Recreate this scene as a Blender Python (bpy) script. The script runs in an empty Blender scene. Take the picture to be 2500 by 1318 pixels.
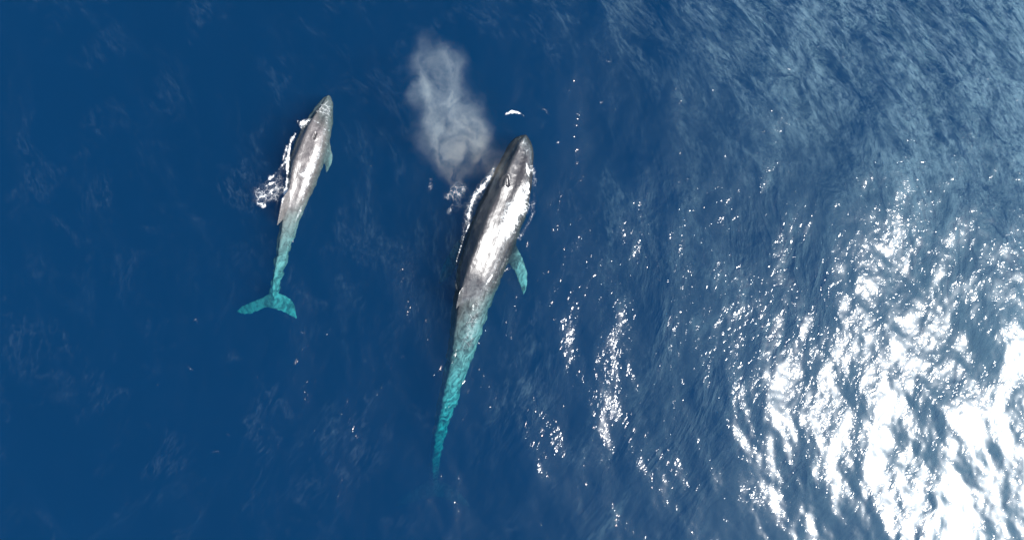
import bpy, bmesh, math, random
import numpy as np
from mathutils import Vector, Matrix, noise as mnoise
from mathutils.bvhtree import BVHTree

# ------------------------------------------------------------------ camera, sky, sun, exposure
scene = bpy.context.scene
H = 28.5                      # drone height above the sea, metres
S = 37.0 / 2500.0             # metres of sea surface per photo pixel
cd = bpy.data.cameras.new("camera")
cd.sensor_width = 36.0
cd.lens = 36.0 * H / 37.0
cd.clip_start, cd.clip_end = 0.5, 3000.0
cam = bpy.data.objects.new("camera", cd)
cam.location = (0, 0, H)
cam.rotation_euler = (0, 0, 0)
scene.collection.objects.link(cam)
scene.camera = cam

sun_dir = Vector((19.4, -7.0, H)).normalized()
elev = math.asin(sun_dir.z)
azim = math.atan2(sun_dir.x, sun_dir.y)       # clockwise from +Y

world = bpy.data.worlds.new("World")
scene.world = world
world.use_nodes = True
wn = world.node_tree
bg = wn.nodes["Background"]
sky = wn.nodes.new("ShaderNodeTexSky")
sky.sky_type = 'NISHITA'
sky.sun_disc = False
sky.sun_elevation = elev
sky.sun_rotation = azim
sky.air_density = 1.0
sky.dust_density = 1.0
sky.ozone_density = 1.0
wn.links.new(sky.outputs[0], bg.inputs[0])
bg.inputs[1].default_value = 0.1

ld = bpy.data.lights.new("sun", 'SUN')
ld.energy = 5.0
ld.angle = math.radians(0.53)
ld.color = (1.0, 0.975, 0.94)
sun = bpy.data.objects.new("sun", ld)
sun.rotation_euler = sun_dir.to_track_quat('Z', 'Y').to_euler()
sun.location = (20, -8, 40)
scene.collection.objects.link(sun)

scene.view_settings.view_transform = 'Standard'
scene.view_settings.look = 'None'
scene.view_settings.exposure = 1.35
scene.view_settings.gamma = 1.0
scene.cycles.max_bounces = 8
scene.cycles.volume_bounces = 2
scene.cycles.transparent_max_bounces = 16
scene.cycles.volume_step_rate = 0.15
scene.cycles.use_denoising = True
scene.cycles.use_adaptive_sampling = False
scene.cycles.sample_clamp_indirect = 6.0
scene.cycles.caustics_reflective = False
scene.cycles.caustics_refractive = False

rng = np.random.default_rng(7)
random.seed(7)


def P(px, py, z=0.0):
    """A point of the photo, measured on the plane at height z."""
    k = S * (H - z) / H
    return Vector(((px - 1250.0) * k, -(py - 659.0) * k, z))


def tag(o, label=None, cat=None, group=None, kind=None):
    if label: o['label'] = label
    if cat: o['category'] = cat
    if group: o['group'] = group
    if kind: o['kind'] = kind
    return o


def link(o):
    scene.collection.objects.link(o)
    return o


def mesh_from(name, verts, faces, smooth=True):
    me = bpy.data.meshes.new(name)
    verts = np.asarray(verts, dtype=np.float32)
    faces = np.asarray(faces, dtype=np.int32)
    me.vertices.add(len(verts)); me.vertices.foreach_set("co", verts.ravel())
    k = faces.shape[1]
    me.loops.add(faces.size); me.loops.foreach_set("vertex_index", faces.ravel())
    me.polygons.add(len(faces))
    me.polygons.foreach_set("loop_start", np.arange(0, faces.size, k, dtype=np.int32))
    me.polygons.foreach_set("loop_total", np.full(len(faces), k, dtype=np.int32))
    me.polygons.foreach_set("use_smooth", np.full(len(faces), smooth))
    me.update(calc_edges=True)
    me.validate()
    return me


# ------------------------------------------------------------------ node helper
class NT:
    def __init__(self, name):
        self.m = bpy.data.materials.new(name)
        self.m.use_nodes = True
        self.t = self.m.node_tree
        self.t.nodes.clear()
        self.out = self.t.nodes.new("ShaderNodeOutputMaterial")

    def n(self, typ, ins=None, **props):
        nd = self.t.nodes.new("ShaderNode" + typ)
        for k, v in props.items():
            setattr(nd, k, v)
        for k, v in (ins or {}).items():
            self.s(nd, k, v)
        return nd

    def s(self, nd, k, v):
        sock = nd.inputs[k]
        if isinstance(v, bpy.types.NodeSocket):
            self.t.links.new(v, sock)
        elif isinstance(v, bpy.types.Node):
            self.t.links.new(v.outputs[0], sock)
        else:
            sock.default_value = v

    def math(self, op, a, b=0.0, c=None, clamp=False):
        nd = self.n("Math", operation=op, use_clamp=clamp)
        self.s(nd, 0, a); self.s(nd, 1, b)
        if c is not None: self.s(nd, 2, c)
        return nd.outputs[0]

    def vmath(self, op, a, b=None):
        nd = self.n("VectorMath", operation=op)
        self.s(nd, 0, a)
        if b is not None: self.s(nd, 1, b)
        return nd.outputs[1] if op in ("LENGTH", "DOT_PRODUCT", "DISTANCE") else nd.outputs[0]

    def ramp(self, v, lo, hi, a=0.0, b=1.0, smooth=True):
        nd = self.n("MapRange", interpolation_type='SMOOTHSTEP' if smooth else 'LINEAR')
        self.s(nd, 0, v); self.s(nd, 1, lo); self.s(nd, 2, hi); self.s(nd, 3, a); self.s(nd, 4, b)
        return nd.outputs[0]

    def noise(self, vec, scale, detail=4.0, rough=0.55, dist=0.0, typ=None):
        nd = self.n("TexNoise")
        self.s(nd, "Vector", vec)
        nd.inputs["Scale"].default_value = scale
        nd.inputs["Detail"].default_value = detail
        nd.inputs["Roughness"].default_value = rough
        nd.inputs["Distortion"].default_value = dist
        if typ: nd.noise_type = typ
        return nd.outputs[0]

    def mixc(self, f, a, b):
        nd = self.n("Mix", data_type='RGBA')
        self.s(nd, 0, f)
        self.s(nd, 6, a); self.s(nd, 7, b)
        return nd.outputs[2]

    def surface(self, sh): self.s(self.out, "Surface", sh)
    def volume(self, sh): self.s(self.out, "Volume", sh)


# ------------------------------------------------------------------ the sea: a wave field and one closed body of water
N, TILE = 1280, 64.0
CELL = TILE / N
kx = np.fft.fftfreq(N, d=CELL) * 2 * np.pi
KX, KY = np.meshgrid(kx, kx, indexing='xy')
KK = np.hypot(KX, KY); KK[0, 0] = 1.0


def wave_field(lmin, lmax, direction, spread, slope_rms, power=4.0):
    d = np.array([math.cos(direction), math.sin(direction)])
    c = np.abs(KX * d[0] + KY * d[1]) / KK
    k0, k1 = 2 * np.pi / lmax, 2 * np.pi / lmin
    spec = KK ** (-power) * np.exp(-(k0 / KK) ** 2 * 1.2) * np.exp(-(KK / k1) ** 2) * (0.06 + c ** spread)
    spec[0, 0] = 0
    amp = np.sqrt(spec) * (rng.normal(size=(N, N)) + 1j * rng.normal(size=(N, N)))
    h = np.real(np.fft.ifft2(amp))
    gx, gy = np.gradient(h, CELL)
    return h * (slope_rms / math.sqrt(float(np.mean(gx * gx + gy * gy))))


HF = wave_field(1.2, 9.0, math.radians(14), 4, 0.085)
HF += wave_field(0.45, 2.2, math.radians(20), 3, 0.050)
HF += wave_field(0.18, 0.5, math.radians(8), 1, 0.025)
HF = HF - HF.mean()


def sea_height(x, y):
    fx = (np.asarray(x) / CELL) % N
    fy = (np.asarray(y) / CELL) % N
    i0 = np.floor(fx).astype(int); j0 = np.floor(fy).astype(int)
    u = fx - i0; v = fy - j0
    i0 %= N; j0 %= N
    i1 = (i0 + 1) % N; j1 = (j0 + 1) % N
    return (HF[j0, i0] * (1 - u) * (1 - v) + HF[j0, i1] * u * (1 - v)
            + HF[j1, i0] * (1 - u) * v + HF[j1, i1] * u * v)


def axis_coords(half):
    n = int(round(half / CELL))
    core = np.arange(-n, n + 1) * CELL
    out, st, x = [], CELL, core[-1]
    while x < 420.0:
        st *= 1.16
        x += st
        out.append(x)
    out = np.array(out)
    xs = np.concatenate([-out[::-1], core, out])
    sp = np.gradient(xs)
    return xs, sp


def build_sea(mat):
    xs, sx = axis_coords(25.0)
    ys, sy = axis_coords(15.5)
    X, Y = np.meshgrid(xs, ys)
    sp = np.maximum(sx[None, :], sy[:, None])
    Z = sea_height(X, Y) * np.clip(1.3 - sp / 0.25, 0.0, 1.0)
    nx, ny = len(xs), len(ys)
    idx = np.arange(nx * ny).reshape(ny, nx)
    f = np.stack([idx[:-1, :-1], idx[:-1, 1:], idx[1:, 1:], idx[1:, :-1]], -1).reshape(-1, 4)
    v = np.stack([X, Y, Z], -1).reshape(-1, 3)
    rim = np.concatenate([idx[0, :-1], idx[:-1, -1], idx[-1, :0:-1], idx[:0:-1, 0]])
    low = v[rim].copy(); low[:, 2] = -60.0
    b0 = len(v)
    nr = len(rim)
    lo = np.arange(nr) + b0
    wall = np.stack([rim, lo, np.roll(lo, -1), np.roll(rim, -1)], -1)
    ctr = b0 + nr
    v = np.concatenate([v, low, [[0, 0, -60.0]]])
    floor = np.stack([lo[0::2], np.full(len(lo[0::2]), ctr), np.roll(lo[0::2], -1), lo[1::2]], -1) if nr % 2 == 0 else None
    f = np.concatenate([f, wall, floor])
    me = mesh_from("water", v, f)
    me.materials.append(mat)
    o = link(bpy.data.objects.new("water", me))
    tag(o, kind="structure", label="deep blue open sea with small wind ripples and sun glitter")
    return o


def water_material():
    T = NT("sea_water")
    pos = T.n("NewGeometry").outputs["Position"]
    xyz = T.n("SeparateXYZ", {0: pos})
    # ripple crests turn slowly across the sea
    bend = T.math('MULTIPLY', T.math('MULTIPLY', xyz.outputs[1], xyz.outputs[1]), 0.042)
    wv = T.vmath('ADD', pos, T.n("CombineXYZ", {0: bend}).outputs[0])
    mp = T.n("Mapping", {"Vector": wv, "Rotation": (0, 0, math.radians(-12)), "Scale": (1.0, 0.42, 1.0)}).outputs[0]
    # wind: ruffled patches among calm ones, freshening towards the north-east
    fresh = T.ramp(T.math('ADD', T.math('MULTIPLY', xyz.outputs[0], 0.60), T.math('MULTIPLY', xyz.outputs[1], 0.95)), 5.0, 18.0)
    patch = T.ramp(T.noise(mp, 0.30, 4.0, 0.6, 0.8), 0.45, 0.70)
    ruff = T.math('MAXIMUM', T.math('MULTIPLY', patch, 0.45), fresh)
    n1 = T.noise(mp, 1.15, 6.0, 0.56, 0.45)
    n1 = T.math('SUBTRACT', 1.0, T.n("Math", {0: T.math('ABSOLUTE', T.math('MULTIPLY_ADD', n1, 4.0, -2.0)), 1: 1.0, 2: 0.35}, operation='SMOOTH_MIN').outputs[0])
    n2 = T.noise(T.n("Mapping", {"Vector": wv, "Scale": (1.0, 0.75, 1.0)}).outputs[0], 3.9, 2.5, 0.55, 0.5)
    n2 = T.math('MULTIPLY_ADD', T.noise(wv, 10.0, 2.0, 0.5), 0.16, n2)
    # wisps of capillary ripples on the crests; the same masks place the painted sheen
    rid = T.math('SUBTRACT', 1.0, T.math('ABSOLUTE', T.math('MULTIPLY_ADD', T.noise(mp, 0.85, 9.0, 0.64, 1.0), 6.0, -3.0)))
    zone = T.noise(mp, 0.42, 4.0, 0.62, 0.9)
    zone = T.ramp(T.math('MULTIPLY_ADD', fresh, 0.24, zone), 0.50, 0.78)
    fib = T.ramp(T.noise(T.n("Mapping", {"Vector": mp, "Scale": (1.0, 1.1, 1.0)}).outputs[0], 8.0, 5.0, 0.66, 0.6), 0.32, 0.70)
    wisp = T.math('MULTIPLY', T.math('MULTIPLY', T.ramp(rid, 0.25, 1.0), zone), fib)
    rid2 = T.math('SUBTRACT', 1.0, T.math('ABSOLUTE', T.math('MULTIPLY_ADD', T.noise(mp, 2.3, 6.0, 0.62, 1.1), 7.0, -3.5)))
    zone2 = T.ramp(T.noise(T.vmath('ADD', pos, (13.0, 5.0, 0.0)), 0.40, 5.0, 0.66, 0.8), 0.50, 0.70)
    sheen_thread = T.math('MULTIPLY', T.math('MULTIPLY', T.ramp(rid2, 0.35, 1.0), zone2), fib)
    up = T.n("CombineXYZ", {2: 1.0}).outputs[0]
    b1 = T.n("Bump", {"Height": n1, "Strength": 1.0, "Distance": T.ramp(ruff, 0.0, 1.0, 0.014, 0.095, smooth=False)})
    b2 = T.n("Bump", {"Height": n2, "Strength": 1.0, "Distance": T.ramp(ruff, 0.0, 1.0, 0.046, 0.040, smooth=False)})
    nb = T.n("Mix", data_type='VECTOR')
    T.s(nb, 0, T.ramp(ruff, 0.0, 1.0, 0.22, 0.9, smooth=False)); T.s(nb, 4, up); T.s(nb, 5, b1.outputs[0])
    nbn = T.vmath('NORMALIZE', nb.outputs[1])
    nrm = b2.outputs[0]
    fr = T.n("Fresnel", {"IOR": 1.333}).outputs[0]
    back = T.n("NewGeometry").outputs["Backfacing"]           # light leaves the water as freely as it enters
    fres = T.math('ADD', T.math('MULTIPLY', fr, T.math('SUBTRACT', 1.0, back)), T.math('MULTIPLY', back, 0.022))
    sharp = T.n("BsdfGlossy", {"Roughness": 0.15, "Normal": nrm}, distribution='BECKMANN')
    geo = T.n("NewGeometry").outputs["Normal"]
    nm = T.n("Mix", data_type='VECTOR')
    T.s(nm, 0, 0.75); T.s(nm, 4, up); T.s(nm, 5, geo)
    mid = T.n("BsdfGlossy", {"Roughness": 0.265, "Normal": T.vmath('NORMALIZE', nm.outputs[1])}, distribution='BECKMANN')
    rb = T.math('MULTIPLY_ADD', fresh, 0.075, 0.42)
    broad = T.n("BsdfGlossy", {"Roughness": T.math('MULTIPLY_ADD', wisp, T.math('MULTIPLY_ADD', fresh, -0.12, 0.22), rb), "Normal": nbn, "Color": (0.55, 0.93, 1.0, 1)}, distribution='BECKMANN')
    g1 = T.n("MixShader", {0: 0.52, 1: sharp.outputs[0], 2: mid.outputs[0]})
    fb = T.math('ADD', T.ramp(fresh, 0.0, 1.0, 0.24, 0.58, smooth=False), T.math('MULTIPLY', wisp, 0.65), clamp=True)
    gl = T.n("MixShader", {0: fb, 1: g1.outputs[0], 2: broad.outputs[0]})
    tr = T.n("BsdfTransparent", {"Color": (1, 1, 1, 1)})
    mx = T.n("MixShader", {0: fres, 1: tr.outputs[0], 2: gl.outputs[0]})
    froth_or_sheen = T.n("BsdfDiffuse", {"Color": (0.48, 0.70, 0.80, 1)})      # silvery sky and sun reflection painted as pale diffuse streaks
    sheen_fac = T.math('MULTIPLY', wisp, T.math('MULTIPLY_ADD', fresh, 0.066, 0.007))
    sheen_fac = T.math('ADD', sheen_fac, T.math('MULTIPLY', sheen_thread, 0.017))  # finer wisps of reflected sky, painted with the same pale diffuse
    mx = T.n("MixShader", {0: sheen_fac, 1: mx.outputs[0], 2: froth_or_sheen.outputs[0]})
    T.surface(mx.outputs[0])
    sc = T.n("VolumeScatter", {"Color": (0.0009, 0.0168, 0.0485, 1), "Density": 1.0, "Anisotropy": 0.0})
    ab = T.n("VolumeAbsorption", {"Color": (1 - 0.82, 1 - 0.215, 1 - 0.19, 1), "Density": 1.0})
    ad = T.n("AddShader", {0: sc.outputs[0], 1: ab.outputs[0]})
    T.volume(ad.outputs[0])
    return T.m


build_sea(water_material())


# ------------------------------------------------------------------ whales
def skin_material(name, dark, light, pale, mottle):
    T = NT(name)
    pos = T.n("NewGeometry").outputs["Position"]
    att = T.n("Attribute", attribute_name="tone")           # r: paler tail and fins, g: blowholes and painted ridge shade
    sep = T.n("SeparateColor", {0: att.outputs["Color"]})
    big = T.noise(pos, 1.3, 4.0, 0.6, 0.6)
    fine = T.noise(pos, 9.0, 6.0, 0.68, 0.3)
    spots = T.noise(pos, 26.0, 3.0, 0.6)
    f = T.math('ADD', T.math('MULTIPLY', big, 0.5), T.math('MULTIPLY', fine, mottle))
    f = T.math('ADD', f, T.math('MULTIPLY', spots, mottle * 0.45))
    f = T.ramp(f, 0.25 + 0.35 * mottle, 0.40 + 1.0 * mottle)
    col = T.mixc(f, (*dark, 1), (*light, 1))
    flow = T.n("Mapping", {"Vector": T.n("Mapping", {"Vector": pos, "Rotation": (0, 0, math.radians(16))}).outputs[0], "Scale": (1.0, 0.45, 1.0)}).outputs[0]
    pa = T.ramp(T.noise(flow, 4.0, 6.0, 0.70, 1.0), 0.36, 0.64, 0.05, 1.0)
    web = T.n("TexVoronoi", {"Vector": T.vmath('ADD', pos, T.n("TexNoise", {"Vector": pos, "Scale": 2.6, "Detail": 5.0}).outputs[1]), "Scale": 3.6}, feature='DISTANCE_TO_EDGE')
    patchy = T.math('MAXIMUM', pa, T.ramp(web.outputs[0], 0.0, 0.14, 0.35, 0.0))  # scar mottling plus water caustics painted into the tail colour
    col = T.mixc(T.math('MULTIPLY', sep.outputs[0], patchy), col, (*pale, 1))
    # thin pale scars
    vo = T.n("TexVoronoi", feature='DISTANCE_TO_EDGE')
    wob = T.vmath('ADD', pos, T.vmath('SCALE', T.n("TexNoise", {"Vector": pos, "Scale": 2.0}).outputs[1]))
    T.s(vo, "Vector", wob); vo.inputs["Scale"].default_value = 0.8
    scar = T.math('MULTIPLY', T.ramp(vo.outputs[0], 0.0, 0.012, 1.0, 0.0), T.ramp(fine, 0.5, 0.62))
    col = T.mixc(T.math('MULTIPLY', scar, 0.35), col, (0.3, 0.3, 0.29, 1))
    col = T.mixc(sep.outputs[1], col, (0.008, 0.007, 0.008, 1))
    along = T.n("Mapping", {"Vector": T.n("Mapping", {"Vector": pos, "Rotation": (0, 0, math.radians(16))}).outputs[0], "Scale": (1.0, 0.14, 1.0)}).outputs[0]
    streak = T.noise(along, 4.5, 5.0, 0.62, 0.4)             # water running back off the skin
    hh = T.math('ADD', T.math('MULTIPLY', streak, 1.0), T.math('ADD', T.math('MULTIPLY', fine, 0.4), T.math('MULTIPLY', spots, 0.08)))
    bump = T.n("Bump", {"Height": hh, "Strength": 1.0, "Distance": 0.028})
    z = T.n("SeparateXYZ", {0: pos}).outputs[2]
    wet = T.ramp(z, -0.08, 0.02)                             # no gloss where skin and water share an index
    bs = T.n("BsdfPrincipled", {"Base Color": col, "Normal": bump.outputs[0]})
    T.s(bs, "Roughness", T.ramp(fine, 0.35, 0.65, 0.31, 0.42))
    T.s(bs, "Specular IOR Level", T.math('MULTIPLY', wet, 0.5))
    T.s(bs, "Coat Weight", T.math('MULTIPLY', wet, 0.5))
    T.s(bs, "Coat Roughness", 0.22)
    T.surface(bs.outputs[0])
    return T.m


def smooth_curve(tab, n):
    """Catmull-Rom resampling of a table of stations."""
    tab = np.asarray(tab, float)
    m = len(tab)
    t = np.linspace(0, m - 1, n)
    i = np.clip(np.floor(t).astype(int), 0, m - 2)
    u = (t - i)[:, None]
    p0, p1 = tab[np.clip(i - 1, 0, m - 1)], tab[i]
    p2, p3 = tab[i + 1], tab[np.clip(i + 2, 0, m - 1)]
    return 0.5 * (2 * p1 + (p2 - p0) * u + (2 * p0 - 5 * p1 + 4 * p2 - p3) * u ** 2 + (3 * p1 - p0 - 3 * p2 + p3) * u ** 3)


class Loft:
    def __init__(self):
        self.v, self.f = [], []

    def rings(self, rings):
        b = len(self.v); k = len(rings[0])
        for r in rings: self.v.extend(r)
        for i in range(len(rings) - 1):
            for j in range(k):
                a, c = b + i * k + j, b + i * k + (j + 1) % k
                self.f.append((a, c, c + k, a + k))
        for i, flip in ((0, True), (len(rings) - 1, False)):
            c = len(self.v)
            self.v.append(sum((Vector(p) for p in rings[i]), Vector()) / k)
            for j in range(k):
                a, d = b + i * k + j, b + i * k + (j + 1) % k
                self.f.append((d, a, c) if flip else (a, d, c))

    def blade(self, secs, n=28):
        """secs: (x_front, y_front, x_back, y_back, z_front, z_back, thickness), photo pixels and metres."""
        s = smooth_curve(secs, n)
        rings = []
        for xf, yf, xb, yb, zf, zb, th in s:
            A, B = P(xf, yf, zf), P(xb, yb, zb)
            ch = B - A
            ring = []
            for q in range(16):
                a = 2 * math.pi * q / 16
                u = 0.5 - 0.5 * math.cos(a)
                w = math.sin(a) * (0.5 + 0.5 * math.cos(a * 0.5 if a <= math.pi else (2 * math.pi - a) * 0.5)) * th
                ring.append(A + ch * u + Vector((0, 0, w)))
            rings.append(ring)
        self.rings(rings)

    def obj(self, name):
        me = bpy.data.meshes.new(name)
        me.from_pydata([tuple(p) for p in self.v], [], self.f)
        bm = bmesh.new(); bm.from_mesh(me)
        bmesh.ops.recalc_face_normals(bm, faces=bm.faces)
        bm.to_mesh(me); bm.free()
        return me


def make_whale(name, stations, blades, fin, voxel, mat, ridge_h, tone_from, slits, seed, tubercles, ridge_shade=0.4):
    """stations: (px, py, half width px, z of the back, height up, height down, roll degrees)."""
    L = Loft()
    s = smooth_curve(stations, 150)
    s[:, 2] = np.maximum(s[:, 2], 1.2)
    ctr = [P(a[0], a[1], a[3] - a[4]) for a in s]
    rings, frames = [], []
    for i, a in enumerate(s):
        t = (ctr[min(i + 1, len(s) - 1)] - ctr[max(i - 1, 0)]).normalized()      # towards the tail
        side = Vector((0, 0, 1)).cross(-t)
        side = (-side).normalized()                                                # to the whale's right
        up = t.cross(side).normalized()
        if up.z < 0: up = -up
        if side.x < 0: side = -side
        hw = a[2] * S * (H - a[3]) / H
        hu, hd, roll = a[4], a[5], math.radians(a[6])
        frac = i / (len(s) - 1)
        rg = ridge_h * min(1, frac / 0.05) * (1.0 + 1.1 * math.exp(-((frac - 0.19) / 0.07) ** 2))
        ring = []
        for q in range(56):
            th = 2 * math.pi * q / 56
            x, y = math.sin(th), math.cos(th)
            x2 = math.copysign(abs(x) ** 0.92, x) * hw
            y2 = y * (hu if y > 0 else hd)
            roof = 2.0 * ridge_h * max(0.0, 1 - abs(frac - 0.45) / 0.24)
            if y > 0: y2 += roof * (math.exp(-abs(x) / 0.35) - 0.35)
            if y > 0: y2 += rg * math.exp(-(x / 0.17) ** 2) - rg * 0.4 * math.exp(-((abs(x) - 0.42) / 0.16) ** 2)
            xr = x2 * math.cos(roll) - y2 * math.sin(roll)
            yr = x2 * math.sin(roll) + y2 * math.cos(roll)
            ring.append(ctr[i] + side * xr + up * yr)
        rings.append(ring)
        frames.append((ctr[i], side, up, t, hw, hu, roll))
    L.rings(rings)
    for b in blades: L.blade(b)
    # dorsal fin: a swept blade standing on the ridge
    f0, f1, fh, sweep, thick = fin
    fr = []
    for k in range(9):
        w = k / 8
        sec = []
        a0 = f0 + (f1 - f0) * (sweep * w ** 1.2)
        a1 = f1 + (f1 - f0) * 0.22 * w ** 1.5
        for q in range(14):
            an = 2 * math.pi * q / 14
            u = 0.5 - 0.5 * math.cos(an)
            fi = (a0 + (a1 - a0) * u) * (len(s) - 1)
            i = int(fi); i = min(max(i, 0), len(frames) - 2); e = fi - i
            c = frames[i][0].lerp(frames[i + 1][0], e)
            _, side, up, t, hw, hu, roll = frames[i]
            hu = frames[i][5] * (1 - e) + frames[i + 1][5] * e
            ra = up * math.cos(roll) - side * math.sin(roll)
            rs = side * math.cos(roll) + up * math.sin(roll)
            sec.append(c + ra * (hu * 0.75 + (fh + hu * 0.25) * w) + rs * (math.sin(an) * thick * (1 - 0.75 * w)))
        fr.append(sec)
    L.rings(fr)
    me0 = L.obj(name)
    tmp = bpy.data.objects.new("tmp", me0); link(tmp)
    md = tmp.modifiers.new("r", 'REMESH'); md.mode = 'VOXEL'; md.voxel_size = voxel
    sm = tmp.modifiers.new("s", 'SMOOTH'); sm.factor = 0.5; sm.iterations = 4
    dg = bpy.context.evaluated_depsgraph_get()
    me = bpy.data.meshes.new_from_object(tmp.evaluated_get(dg))
    bpy.data.objects.remove(tmp)
    n = len(me.vertices)
    co = np.empty(n * 3, np.float32); me.vertices.foreach_get("co", co); co = co.reshape(-1, 3)
    no = np.empty(n * 3, np.float32); me.vertices.foreach_get("normal", no); no = no.reshape(-1, 3)
    C = np.array([tuple(c) for c in ctr])
    near = np.argmin(((co[:, None, :2] - C[None, ::2, :2]) ** 2).sum(-1), axis=1) * 2
    frac = near / (len(s) - 1)
    off = np.hypot(co[:, 0] - C[near, 0], co[:, 1] - C[near, 1])
    hwm = np.array([f[4] for f in frames])[near]
    limb = np.clip((off - 1.12 * hwm) / (0.25 * hwm + 0.05), 0, 1)
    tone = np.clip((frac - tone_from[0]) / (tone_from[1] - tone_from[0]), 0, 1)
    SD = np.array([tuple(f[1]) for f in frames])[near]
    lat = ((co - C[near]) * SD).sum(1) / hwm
    tone = tone * (0.22 + 0.78 * np.clip((lat + 0.55) / 0.8, 0, 1))           # countershading plus painted sun shading: ridge and left side dark, right flank pale
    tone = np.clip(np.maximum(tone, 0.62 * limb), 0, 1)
    dark = np.zeros(n)
    for (x0, y0, x1, y1, w) in slits:
        a, b = np.array(P(x0, y0, 0.25))[:2], np.array(P(x1, y1, 0.25))[:2]
        d = b - a
        u = np.clip(((co[:, :2] - a) @ d) / (d @ d), 0, 1)
        r = np.hypot(*(co[:, :2] - (a + u[:, None] * d)).T)
        g = np.exp(-(r / w) ** 2) * (no[:, 2] > 0)
        dark = np.maximum(dark, g)
        rim = np.exp(-((r - 2.2 * w) / w) ** 2) * (no[:, 2] > 0)
        co += no * (rim * 0.014 - g * 0.045)[:, None]
    if tubercles:
        for (tx, ty) in tubercles:
            a = np.array(P(tx, ty, 0.0))[:2]
            r = np.hypot(*(co[:, :2] - a).T)
            co += no * (0.014 * np.exp(-(r / 0.06) ** 2) * (no[:, 2] > 0.1))[:, None]
    RL = np.array([f[6] for f in frames])[near]
    UPV = np.array([tuple(f[2]) for f in frames])[near]
    dv = co - C[near]
    la, lu = (dv * SD).sum(1), (dv * UPV).sum(1)
    lr = (la * np.cos(RL) + lu * np.sin(RL)) / hwm
    hr = -la * np.sin(RL) + lu * np.cos(RL)
    dark = np.maximum(dark, ridge_shade * np.exp(-((lr + 0.07) / 0.075) ** 2) * (hr > 0) * np.clip((frac - 0.06) / 0.06, 0, 1) * np.clip((0.62 - frac) / 0.06, 0, 1))  # dark stripe left of the ridge: shade painted into the skin colour
    # lumps of blubber; below water, refraction ripples put into the shape
    wob = np.array([mnoise.noise(Vector((p[0] * 2.2, p[1] * 2.2, p[2] * 2.2 + seed))) * 0.018
                    + mnoise.noise(Vector((p[0] * 6.5, p[1] * 6.5, p[2] * 6.5 - seed))) * (0.006 + 0.022 * t)
                    for p, t in zip(co.astype(float), np.clip(-co[:, 2] / 1.2, 0, 1))])
    co += no * wob[:, None]
    deep = np.clip((-co[:, 2] - 0.15) / 0.8, 0, 1)  # submerged outline wobbled to stand for refraction at the surface
    for ax, sd in ((0, 31.0), (1, 57.0)):
        co[:, ax] += deep * (1 - 0.8 * limb) * np.array([mnoise.noise(Vector((p[0] * 3.6 + sd, p[1] * 3.6, p[2]))) * 0.075
                                      + mnoise.noise(Vector((p[0] * 9.0 + sd, p[1] * 9.0, p[2]))) * 0.03 for p in co.astype(float)])
    me.vertices.foreach_set("co", co.astype(np.float32).ravel())
    ca = me.color_attributes.new("tone", 'FLOAT_COLOR', 'POINT')
    arr = np.stack([tone, dark, limb, np.ones(n)], -1).astype(np.float32)
    ca.data.foreach_set("color", arr.ravel())
    me.polygons.foreach_set("use_smooth", np.ones(len(me.polygons), bool))
    me.materials.clear(); me.materials.append(mat)
    me.name = name
    o = link(bpy.data.objects.new(name, me))
    me.update()
    return o, BVHTree.FromPolygons([tuple(p) for p in co.astype(float)], [tuple(p.vertices) for p in me.polygons])


adult_skin = skin_material("adult_whale_skin", (0.011, 0.010, 0.011), (0.045, 0.041, 0.040), (0.30, 0.32, 0.31), 0.45)
calf_skin = skin_material("calf_whale_skin", (0.036, 0.032, 0.031), (0.115, 0.101, 0.096), (0.22, 0.24, 0.23), 0.60)

adult_st = [
    (1284, 329, 2, -.10, .05, .05, 4), (1279, 343, 21, -.02, .16, .22, 8), (1272, 363, 33, .04, .26, .36, 12),
    (1264, 392, 40, .14, .38, .50, 16), (1256, 420, 47, .24, .50, .62, 19), (1247, 450, 53, .32, .60, .75, 21),
    (1234, 490, 58, .33, .74, .88, 21), (1219, 530, 61, .37, .86, .95, 20), (1202, 575, 62, .40, .92, .98, 19),
    (1187, 620, 60, .40, .93, .95, 20), (1172, 665, 56, .34, .90, .88, 23), (1159, 710, 49, .08, .82, .78, 26),
    (1147, 760, 44, -.16, .72, .66, 27), (1135, 815, 38.5, -.42, .62, .55, 26), (1122, 870, 32, -.74, .53, .46, 24),
    (1105, 930, 26.5, -1.12, .45, .38, 20), (1090, 985, 22, -1.75, .38, .31, 16), (1078, 1035, 18, -2.35, .31, .25, 12),
    (1067, 1085, 13.5, -3.2, .25, .20, 8), (1061, 1130, 11.5, -4.8, .20, .16, 4), (1059, 1180, 9, -8.0, .13, .11, 0)]
adult_blades = [
    [(1240, 572, 1200, 595, -.55, -.55, .20), (1257, 597, 1236, 628, -.60, -.62, .15), (1272, 622, 1247, 648, -.68, -.70, .11),
     (1284, 655, 1258, 670, -.78, -.80, .085), (1288, 680, 1267, 692, -.86, -.88, .06), (1285, 702, 1274, 711, -.92, -.93, .045), (1280, 717, 1277, 721, -.95, -.95, .03)],
    [(1150, 560, 1190, 600, -1.0, -1.0, .20), (1120, 585, 1148, 625, -1.5, -1.4, .14), (1095, 620, 1118, 650, -2.1, -2.0, .10),
     (1078, 655, 1098, 676, -2.6, -2.5, .07), (1070, 690, 1074, 694, -2.9, -2.9, .03)],
    [(962, 1232, 964, 1236, -8.9, -8.9, .03), (990, 1206, 1004, 1228, -8.8, -8.9, .05), (1022, 1186, 1032, 1218, -8.6, -8.9, .09),
     (1059, 1168, 1060, 1212, -8.3, -8.8, .15), (1096, 1182, 1086, 1218, -8.6, -8.9, .09), (1124, 1202, 1112, 1230, -8.8, -8.9, .05), (1148, 1234, 1146, 1238, -8.9, -8.9, .03)]]
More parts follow.
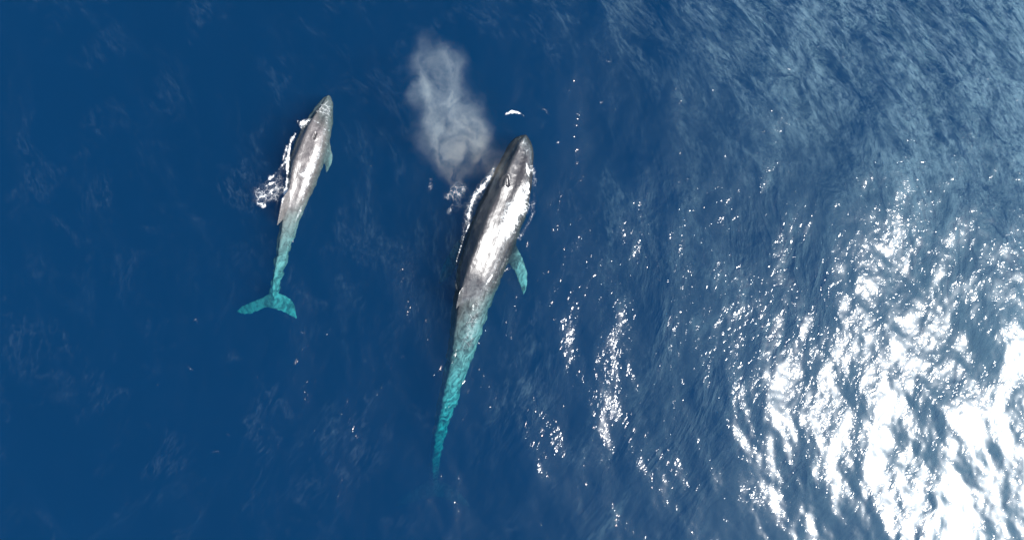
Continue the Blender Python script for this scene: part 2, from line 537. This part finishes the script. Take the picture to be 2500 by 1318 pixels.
adult_tub = [(1262 + random.gauss(0, 5) + side * random.uniform(8, 30), y + random.gauss(0, 2))
             for side in (-1, 1) for y in range(350, 430, 11)] + [(1276, 346), (1272, 358), (1268, 368)]
adult, adult_bvh = make_whale(
    "humpback_whale", adult_st, adult_blades, (0.50, 0.575, 0.30, 0.55, 0.10), 0.034, adult_skin, 0.075, (0.48, 0.82),
    [(1225, 452, 1233, 431, 0.040), (1240, 453, 1238, 432, 0.040)], 3.0, adult_tub)
tag(adult, "large dark grey adult humpback whale with glossy back, its long tail fading into blue water", "whale", "humpback whales")

calf_st = [
    (804, 233, 3, -.30, .05, .05, 4), (799, 248, 15, -.27, .15, .16, 8), (792, 268, 24, -.22, .25, .26, 12),
    (783, 292, 31, -.12, .36, .36, 16), (772, 325, 38, .06, .48, .46, 18), (760, 360, 41, .14, .54, .52, 20),
    (748, 397, 42, .15, .56, .52, 21), (738, 435, 38, .11, .52, .47, 22), (727, 475, 31, .08, .45, .40, 22),
    (715, 515, 25, -.04, .37, .33, 21), (703, 560, 21, -.26, .31, .28, 18), (692, 605, 17, -.50, .26, .23, 14),
    (683, 645, 14, -.74, .22, .19, 10), (675, 680, 11.5, -1.02, .18, .15, 6), (671, 710, 11, -1.28, .14, .11, 3), (669, 728, 11, -1.42, .10, .08, 0)]
calf_blades = [
    [(801, 332, 774, 348, -.40, -.40, .13), (807, 358, 784, 372, -.42, -.42, .09), (812, 383, 789, 389, -.46, -.46, .07),
     (810, 399, 793, 404, -.50, -.50, .05), (804, 412, 795, 417, -.53, -.53, .035), (799, 420, 797, 423, -.55, -.55, .02)],
    [(730, 345, 752, 360, -.7, -.7, .13), (722, 370, 740, 385, -1.0, -1.0, .09), (716, 398, 730, 408, -1.2, -1.2, .06), (714, 430, 717, 434, -1.3, -1.3, .02)],
    [(577, 758, 580, 764, -1.97, -1.97, .02), (592, 746, 600, 768, -1.87, -1.92, .035), (612, 736, 622, 763, -1.72, -1.82, .05),
     (635, 728, 645, 752, -1.57, -1.72, .07), (655, 718, 660, 751, -1.44, -1.64, .09), (669, 712, 669, 754, -1.40, -1.62, .10),
     (683, 716, 681, 758, -1.42, -1.64, .09), (697, 722, 692, 763, -1.52, -1.72, .07), (711, 731, 704, 769, -1.64, -1.82, .05),
     (721, 750, 715, 776, -1.82, -1.92, .035), (726, 777, 723, 780, -1.97, -1.97, .02)]]
calf, calf_bvh = make_whale(
    "humpback_whale", calf_st, calf_blades, (0.50, 0.625, 0.36, 0.5, 0.11), 0.026, calf_skin, 0.05, (0.52, 0.80), [(764, 336, 768, 324, 0.030)], 9.0, None, 0.55)
tag(calf, "small grey humpback calf with mottled back and broad turquoise tail flukes below the surface", "whale", "humpback whales")


def whale_top(bvh, x, y):
    hit = bvh.ray_cast(Vector((x, y, 6.0)), Vector((0, 0, -1)))
    return hit[0].z if hit[0] is not None else -99.0


# ------------------------------------------------------------------ foam
def foam_material():
    T = NT("sea_foam")
    pos = T.n("NewGeometry").outputs["Position"]
    den = T.n("Attribute", attribute_name="froth_or_sheen").outputs["Fac"]
    flat = T.vmath('MULTIPLY', pos, (1, 1, 0.3))
    w1 = T.n("TexNoise", {"Vector": flat, "Scale": 1.7, "Detail": 4.0})
    w2 = T.n("TexNoise", {"Vector": flat, "Scale": 7.0, "Detail": 2.0})
    off = T.vmath('ADD', T.vmath('MULTIPLY', T.vmath('SUBTRACT', w1.outputs[1], (.5, .5, .5)), (.75, .75, .75)),
                  T.vmath('MULTIPLY', T.vmath('SUBTRACT', w2.outputs[1], (.5, .5, .5)), (.16, .16, .16)))
    wp = T.vmath('ADD', flat, off)
    va = T.n("TexVoronoi", {"Vector": wp, "Scale": 4.5}, feature='DISTANCE_TO_EDGE')
    vb = T.n("TexVoronoi", {"Vector": wp, "Scale": 11.0}, feature='DISTANCE_TO_EDGE')
    lace = T.math('MINIMUM', T.math('MULTIPLY', va.outputs[0], 1.0), T.math('MULTIPLY_ADD', vb.outputs[0], 1.5, 0.05))
    grain = T.noise(flat, 22.0, 3.0, 0.65)
    v = T.math('ADD', T.math('MULTIPLY', lace, 2.6), T.math('MULTIPLY', T.math('SUBTRACT', grain, 0.5), 0.55))
    thr = T.math('ADD', T.math('MULTIPLY_ADD', den, 0.50, -0.08), T.math('MULTIPLY', T.math('POWER', den, 4.0), 0.55))
    d = T.math('SUBTRACT', thr, v)
    alpha = T.ramp(d, -0.10, 0.50, 0.0, 1.0)
    alpha = T.math('MULTIPLY', alpha, T.ramp(den, 0.02, 0.35))
    film = T.math('MULTIPLY', T.ramp(den, 0.08, 1.0), T.ramp(grain, 0.38, 0.75, 0.0, 0.30))
    alpha = T.math('MAXIMUM', T.math('MULTIPLY', alpha, 0.95), film)
    bs = T.n("BsdfPrincipled", {"Base Color": (0.62, 0.64, 0.63, 1), "Roughness": 0.6})
    T.s(bs, "Subsurface Weight", 0.0)
    bp = T.n("Bump", {"Height": grain, "Strength": 0.8, "Distance": 0.03})
    T.s(bs, "Normal", bp.outputs[0])
    tr = T.n("BsdfTransparent")
    T.surface(T.n("MixShader", {0: alpha, 1: tr.outputs[0], 2: bs.outputs[0]}).outputs[0])
    return T.m


FOAM = foam_material()


def seg_dist(X, Y, a, b):
    d = b - a
    L2 = max(float(d @ d), 1e-9)
    u = np.clip(((X - a[0]) * d[0] + (Y - a[1]) * d[1]) / L2, 0, 1)
    return np.hypot(X - a[0] - u * d[0], Y - a[1] - u * d[1]), u


def fbm(X, Y, sc, seed):
    r = np.random.default_rng(seed)
    out = np.zeros_like(X)
    for o in range(4):
        for _ in range(5):
            an, ph = r.uniform(0, 6.28), r.uniform(0, 6.28)
            k = 2 * math.pi * sc * 2 ** o * r.uniform(.7, 1.3)
            out += np.sin((X * math.cos(an) + Y * math.sin(an)) * k + ph) / (2 ** o)
    return out / 5.0


def foam(label, shapes, seed, cell=0.03, bvh=None, lift=0.012, ragged=0.08, kind=None, group="white foam on the sea", puff=0.0, name="foam_patch"):
    """shapes: ('poly', [(px,py)..], feather_px, density) or ('line', [(px,py,half_px)..], feather_px, density), measured at sea level."""
    allp = np.array([(p[0], p[1]) for sh in shapes for p in sh[1]])
    pad = 26
    x0, y0 = P(allp[:, 0].min() - pad, allp[:, 1].max() + pad)[:2]
    x1, y1 = P(allp[:, 0].max() + pad, allp[:, 1].min() - pad)[:2]
    xs = np.arange(x0, x1, cell); ys = np.arange(y0, y1, cell)
    X, Y = np.meshgrid(xs, ys)
    rg = fbm(X, Y, 1.1, seed) * ragged
    D = np.zeros_like(X)
    for kindp, pts, feather, dens in shapes:
        q = [np.array(P(p[0], p[1])[:2]) for p in pts]
        fe = feather * S
        if kindp == 'line':
            best = np.full_like(X, -9.0)
            for i in range(len(q) - 1):
                d, u = seg_dist(X, Y, q[i], q[i + 1])
                w = (pts[i][2] * (1 - u) + pts[i + 1][2] * u) * S
                best = np.maximum(best, w - d)
            sd = best
        else:
            inside = np.zeros(X.shape, bool); dm = np.full_like(X, 1e9)
            for i in range(len(q)):
                a, b = q[i], q[(i + 1) % len(q)]
                d, u = seg_dist(X, Y, a, b)
                dm = np.minimum(dm, d)
                if a[1] != b[1]:
                    c = ((a[1] > Y) != (b[1] > Y)) & (X < (b[0] - a[0]) * (Y - a[1]) / (b[1] - a[1]) + a[0])
                    inside ^= c
            sd = np.where(inside, dm, -dm)
        D = np.maximum(D, np.clip((sd + rg) / fe, 0, 1) * dens)
    keep = D > 0.015
    ck = keep[:-1, :-1] | keep[:-1, 1:] | keep[1:, 1:] | keep[1:, :-1]
    used = np.zeros(X.shape, bool)
    used[:-1, :-1] |= ck; used[:-1, 1:] |= ck; used[1:, 1:] |= ck; used[1:, :-1] |= ck
    idx = -np.ones(X.shape, int); idx[used] = np.arange(used.sum())
    xx, yy = X[used], Y[used]
    zz = sea_height(xx, yy)
    if bvh is not None:
        wt = np.array([whale_top(bvh, a, b) for a, b in zip(xx, yy)])
        zz = np.maximum(zz, wt)
    dd = D[used]
    zz = zz + lift + puff * dd * (0.6 + 0.4 * fbm(xx, yy, 3.0, seed + 5))
    jj, ii = np.nonzero(ck)
    f = np.stack([idx[jj, ii], idx[jj, ii + 1], idx[jj + 1, ii + 1], idx[jj + 1, ii]], -1)
    me = mesh_from(name, np.stack([xx, yy, zz], -1), f)
    at = me.attributes.new("froth_or_sheen", 'FLOAT', 'POINT')
    at.data.foreach_set("value", dd.astype(np.float32))
    me.materials.append(FOAM)
    o = link(bpy.data.objects.new(name, me))
    if kind: tag(o, label=label, kind=kind)
    else: tag(o, label, "foam", group)
    return o


foam("thick white foam pouring down the right flank of the large whale", [
    ('poly', [(1286, 398), (1292, 402), (1298, 440), (1301, 470), (1296, 520), (1280, 545), (1266, 572), (1252, 596), (1238, 598), (1228, 620), (1214, 612),
              (1198, 590), (1206, 560), (1218, 520), (1230, 488), (1256, 470), (1272, 440)], 26, 1.0),
    ('line', [(1284, 396, 3), (1290, 430, 7), (1288, 470, 10)], 6, 1.0),
    ('line', [(1232, 600, 12), (1212, 645, 9), (1190, 690, 5)], 16, .62),
    ('line', [(1298, 440, 8), (1304, 480, 9), (1300, 525, 8), (1284, 556, 8), (1266, 582, 8)], 14, .62),
    ('line', [(1290, 392, 3), (1302, 420, 5), (1306, 455, 5)], 7, .6),
    ('line', [(1243, 612, 5), (1228, 645, 6), (1208, 690, 5), (1196, 730, 4)], 9, .52)], 11, bvh=adult_bvh, puff=0.03)
foam("narrow white foam ridge along the left side of the large whale", [
    ('line', [(1209, 400, 2), (1200, 425, 9), (1180, 455, 11), (1160, 476, 10), (1152, 494, 9)], 9, .9),
    ('line', [(1165, 470, 7), (1150, 500, 9), (1143, 530, 9), (1146, 548, 4)], 9, .86),
    ('line', [(1146, 548, 3), (1134, 575, 3), (1126, 600, 2.5), (1116, 632, 2), (1113, 650, 1.2)], 3, .9),
    ('line', [(1200, 425, 16), (1172, 462, 18), (1146, 505, 18), (1138, 545, 14), (1126, 590, 8)], 16, .48),
    ('line', [(1113, 650, 1.2), (1110, 680, 1.5), (1118, 715, 1.5)], 3, .6)], 12, bvh=adult_bvh, puff=0.02, ragged=0.02, cell=0.02)
foam("thin foam lace trailing left of the large whale below its mist", [
    ('poly', [(1075, 445), (1110, 430), (1160, 440), (1150, 480), (1138, 520), (1110, 520), (1080, 490)], 30, .42),
    ('line', [(1090, 470, 10), (1105, 500, 8), (1085, 530, 6)], 10, .4),
    ('line', [(1050, 440, 6), (1040, 500, 4)], 8, .35)], 13, ragged=0.16)
foam("web of thin foam and painted caustic light over the sunken lower back of the large whale", [
    ('poly', [(1214, 650), (1224, 660), (1196, 740), (1180, 800), (1160, 860), (1130, 870), (1112, 860), (1122, 790), (1150, 722), (1180, 690)], 22, .34),  # thin lace also draws the caustic network on the back
    ('line', [(1214, 640, 2), (1206, 665, 3), (1190, 690, 4), (1172, 712, 2)], 4, .8)], 14, bvh=adult_bvh, ragged=0.05)
foam("foam lace washing over the submerged snout of the large whale", [
    ('poly', [(1280, 326), (1292, 340), (1303, 370), (1306, 410), (1300, 440), (1292, 400), (1270, 370), (1255, 366), (1264, 340)], 14, .45),
    ('line', [(1262, 352, 2), (1280, 362, 2), (1294, 378, 2), (1300, 410, 2)], 4, .6)], 15, bvh=adult_bvh, ragged=0.04)
foam("white crescent splash of foam ahead of the large whale", [
    ('line', [(1228, 288, 1), (1236, 280, 4), (1250, 275, 6), (1264, 277, 5), (1276, 282, 2), (1281, 288, 1)], 4, 1.0),
    ('line', [(1243, 284, 2), (1243, 296, 2), (1240, 303, 1)], 3, .65), ('line', [(1244, 296, 1.5), (1254, 294, 1)], 3, .6),
    ('line', [(1222, 289, 1), (1212, 291, 1)], 2, .5)], 16, ragged=0.03, cell=0.02, puff=0.05)
foam("lacy white wake spreading left of the calf beside its back", [
    ('poly', [(700, 425), (672, 432), (650, 452), (618, 462), (613, 480), (622, 496), (650, 503), (672, 484), (690, 492), (700, 470)], 18, .50),
    ('poly', [(712, 345), (690, 385), (655, 425), (605, 455), (602, 490), (625, 512), (668, 506), (696, 520), (704, 440)], 26, .44),
    ('line', [(708, 380, 3), (690, 402, 6), (672, 425, 6), (655, 440, 4)], 6, .75),
    ('line', [(716, 350, 4), (702, 356, 4), (697, 372, 3), (690, 392, 3)], 5, .75),
    ('line', [(722, 328, 3), (712, 344, 6), (706, 370, 5), (702, 420, 5), (698, 470, 5), (694, 512, 4)], 5, .85),
    ('line', [(702, 455, 3), (672, 462, 4), (645, 478, 4), (622, 490, 3)], 5, .8), ('line', [(700, 478, 3), (684, 488, 4), (678, 476, 4), (660, 470, 3)], 5, .75),
    ('line', [(612, 470, 4), (620, 492, 5), (646, 502, 4)], 6, .7),
    ('line', [(700, 436, 3), (668, 446, 4), (636, 460, 4), (617, 470, 3)], 4, .9)], 17, bvh=calf_bvh, ragged=0.10, cell=0.025)
foam("white foam curling over the calf behind its head", [
    ('poly', [(728, 300), (738, 290), (758, 286), (768, 290), (758, 300), (744, 312), (734, 320)], 9, .9),
    ('line', [(766, 294, 3), (780, 302, 5), (788, 308, 3)], 4, .9),
    ('line', [(728, 296, 2), (724, 306, 2)], 3, .7)], 18, bvh=calf_bvh, ragged=0.05, cell=0.02, puff=0.02)
foam("white foam and lace along the right flank of the calf", [
    ('poly', [(796, 272), (806, 290), (802, 330), (790, 370), (775, 420), (758, 455), (744, 490), (730, 470), (738, 430), (722, 428), (735, 412), (756, 396), (772, 360), (784, 320)], 13, .66),
    ('poly', [(722, 428), (740, 416), (760, 392), (768, 380), (772, 400), (758, 430), (740, 440)], 9, 1.0),
    ('line', [(748, 440, 4), (742, 470, 5), (736, 510, 4), (722, 540, 3)], 6, .7),
    ('line', [(722, 568, 2), (716, 590, 2)], 3, .7)], 19, bvh=calf_bvh, ragged=0.07, cell=0.025)
foam("foam lace washing over the submerged head of the calf", [
    ('poly', [(803, 231), (815, 250), (812, 290), (790, 290), (770, 280), (762, 276), (778, 250)], 12, .44)], 20, bvh=calf_bvh, ragged=0.04, cell=0.025)
flk = [(480, 780, 12, .62), (458, 893, 22, .5), (440, 888, 10, .45), (388, 938, 9, .45), (985, 870, 10, .6), (500, 72, 8, .4), (1360, 350, 9, .6),
       (1352, 378, 8, .5), (530, 1100, 16, .45), (490, 1205, 18, .48), (1520, 940, 9, .45), (1095, 430, 20, .42), (1140, 390, 16, .5), (1020, 372, 10, .5),
       (1120, 345, 22, .5), (1065, 420, 12, .45), (1330, 270, 14, .4), (1470, 250, 14, .45), (1430, 110, 16, .4), (1490, 150, 14, .42), (560, 1060, 12, .42)]
foam("scattered small flecks of white foam on the dark blue sea", [
    ('line', [(x - r * .6, y + random.uniform(-.5, .5) * r, r * .16), (x + random.uniform(-.2, .2) * r, y, r * .25), (x + r * .6, y + random.uniform(-.9, .9) * r, r * .12)], max(4, r * .6), d + .22)
    for x, y, r, d in flk], 21, ragged=0.05, cell=0.03, kind="stuff", name="foam_flecks")


# ------------------------------------------------------------------ the blow: a drifting cloud of spray
def blow(label, blobs, dens, tint, seed, group):
    """blobs: (px, py, z, radius m)."""
    pts = [(P(x, y, z), r) for x, y, z, r in blobs]
    c0 = sum((p for p, r in pts), Vector()) / len(pts)
    bm = bmesh.new()
    for p, r in pts:
        m = Matrix.Translation(p - c0) @ Matrix.Diagonal((r * 1.05 + .35, r * 1.05 + .35, r * 0.9 + .2, 1))
        bmesh.ops.create_icosphere(bm, subdivisions=3, radius=1.0, matrix=m)
    me0 = bpy.data.meshes.new("t"); bm.to_mesh(me0); bm.free()
    tmp = link(bpy.data.objects.new("t", me0))
    md = tmp.modifiers.new("r", 'REMESH'); md.mode = 'VOXEL'; md.voxel_size = 0.12
    dg = bpy.context.evaluated_depsgraph_get()
    me = bpy.data.meshes.new_from_object(tmp.evaluated_get(dg))
    bpy.data.objects.remove(tmp)
    T = NT("spray_mist")
    pos = T.n("TexCoord").outputs["Object"]
    wn1 = T.n("TexNoise", {"Vector": T.vmath('ADD', pos, (seed, 0, 0)), "Scale": 0.8, "Detail": 6.0, "Roughness": 0.62})
    wp = T.vmath('ADD', pos, T.vmath('MULTIPLY', T.vmath('SUBTRACT', wn1.outputs[1], (.5, .5, .5)), (1.9, 1.9, 1.2)))
    tot = None
    for p, r in pts:
        d = T.vmath('LENGTH', T.vmath('MULTIPLY', T.vmath('SUBTRACT', wp, tuple(p - c0)), (1 / r, 1 / r, 1.2 / r)))
        g = T.ramp(d, 0.15, 1.0, 1.0, 0.0)
        tot = g if tot is None else T.math('ADD', tot, g)
    nz = T.noise(T.vmath('ADD', T.vmath('MULTIPLY', wp, (1.3, 0.8, 0.8)), (0, seed, 0)), 1.4, 6.0, 0.64, 0.6)
    tot = T.math('POWER', T.math('MULTIPLY', tot, 0.6, clamp=True), 1.3)
    den = T.math('MULTIPLY', tot, T.ramp(nz, 0.34, 0.70, 0.03, 2.1))
    den = T.math('MULTIPLY', den, dens)
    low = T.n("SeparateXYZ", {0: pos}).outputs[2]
    col = T.mixc(T.ramp(low, -1.2, 0.4, 1.0, 0.0), (*tint, 1), (1.0, 0.86, 0.66, 1))  # warm rainbow tint painted into the colour of the lower spray
    pv = T.n("VolumePrincipled", {"Color": col, "Density": den, "Anisotropy": 0.15})
    T.volume(pv.outputs[0])
    T.m.cycles.volume_sampling = 'DISTANCE'
    me.materials.clear(); me.materials.append(T.m)
    o = link(bpy.data.objects.new("whale_blow", me))
    o.location = c0
    tag(o, label, "mist", group)
    return o


blow("tall pale cloud of misty spray blown up beside the head of the large whale", [
    (1050, 150, 3.2, .85), (1098, 148, 3.2, .80), (1078, 205, 3.0, 1.1), (1040, 215, 2.9, .7), (1095, 260, 2.6, 1.15), (1045, 265, 2.6, .85), (1050, 310, 2.4, .95), (1130, 285, 2.4, 1.05),
    (1105, 345, 2.1, 1.2), (1165, 330, 2.0, .9), (1056, 360, 1.9, .8), (1088, 405, 1.6, .8), (1150, 385, 1.6, 1.0), (1195, 385, 1.3, .7), (1216, 402, .95, .5), (1229, 420, .8, .35), (1110, 420, 1.5, .6)],
    0.27, (0.90, 0.95, 0.89), 2.0, "breath mist")

print("verts", sum(len(o.data.vertices) for o in scene.objects if o.type == 'MESH'))
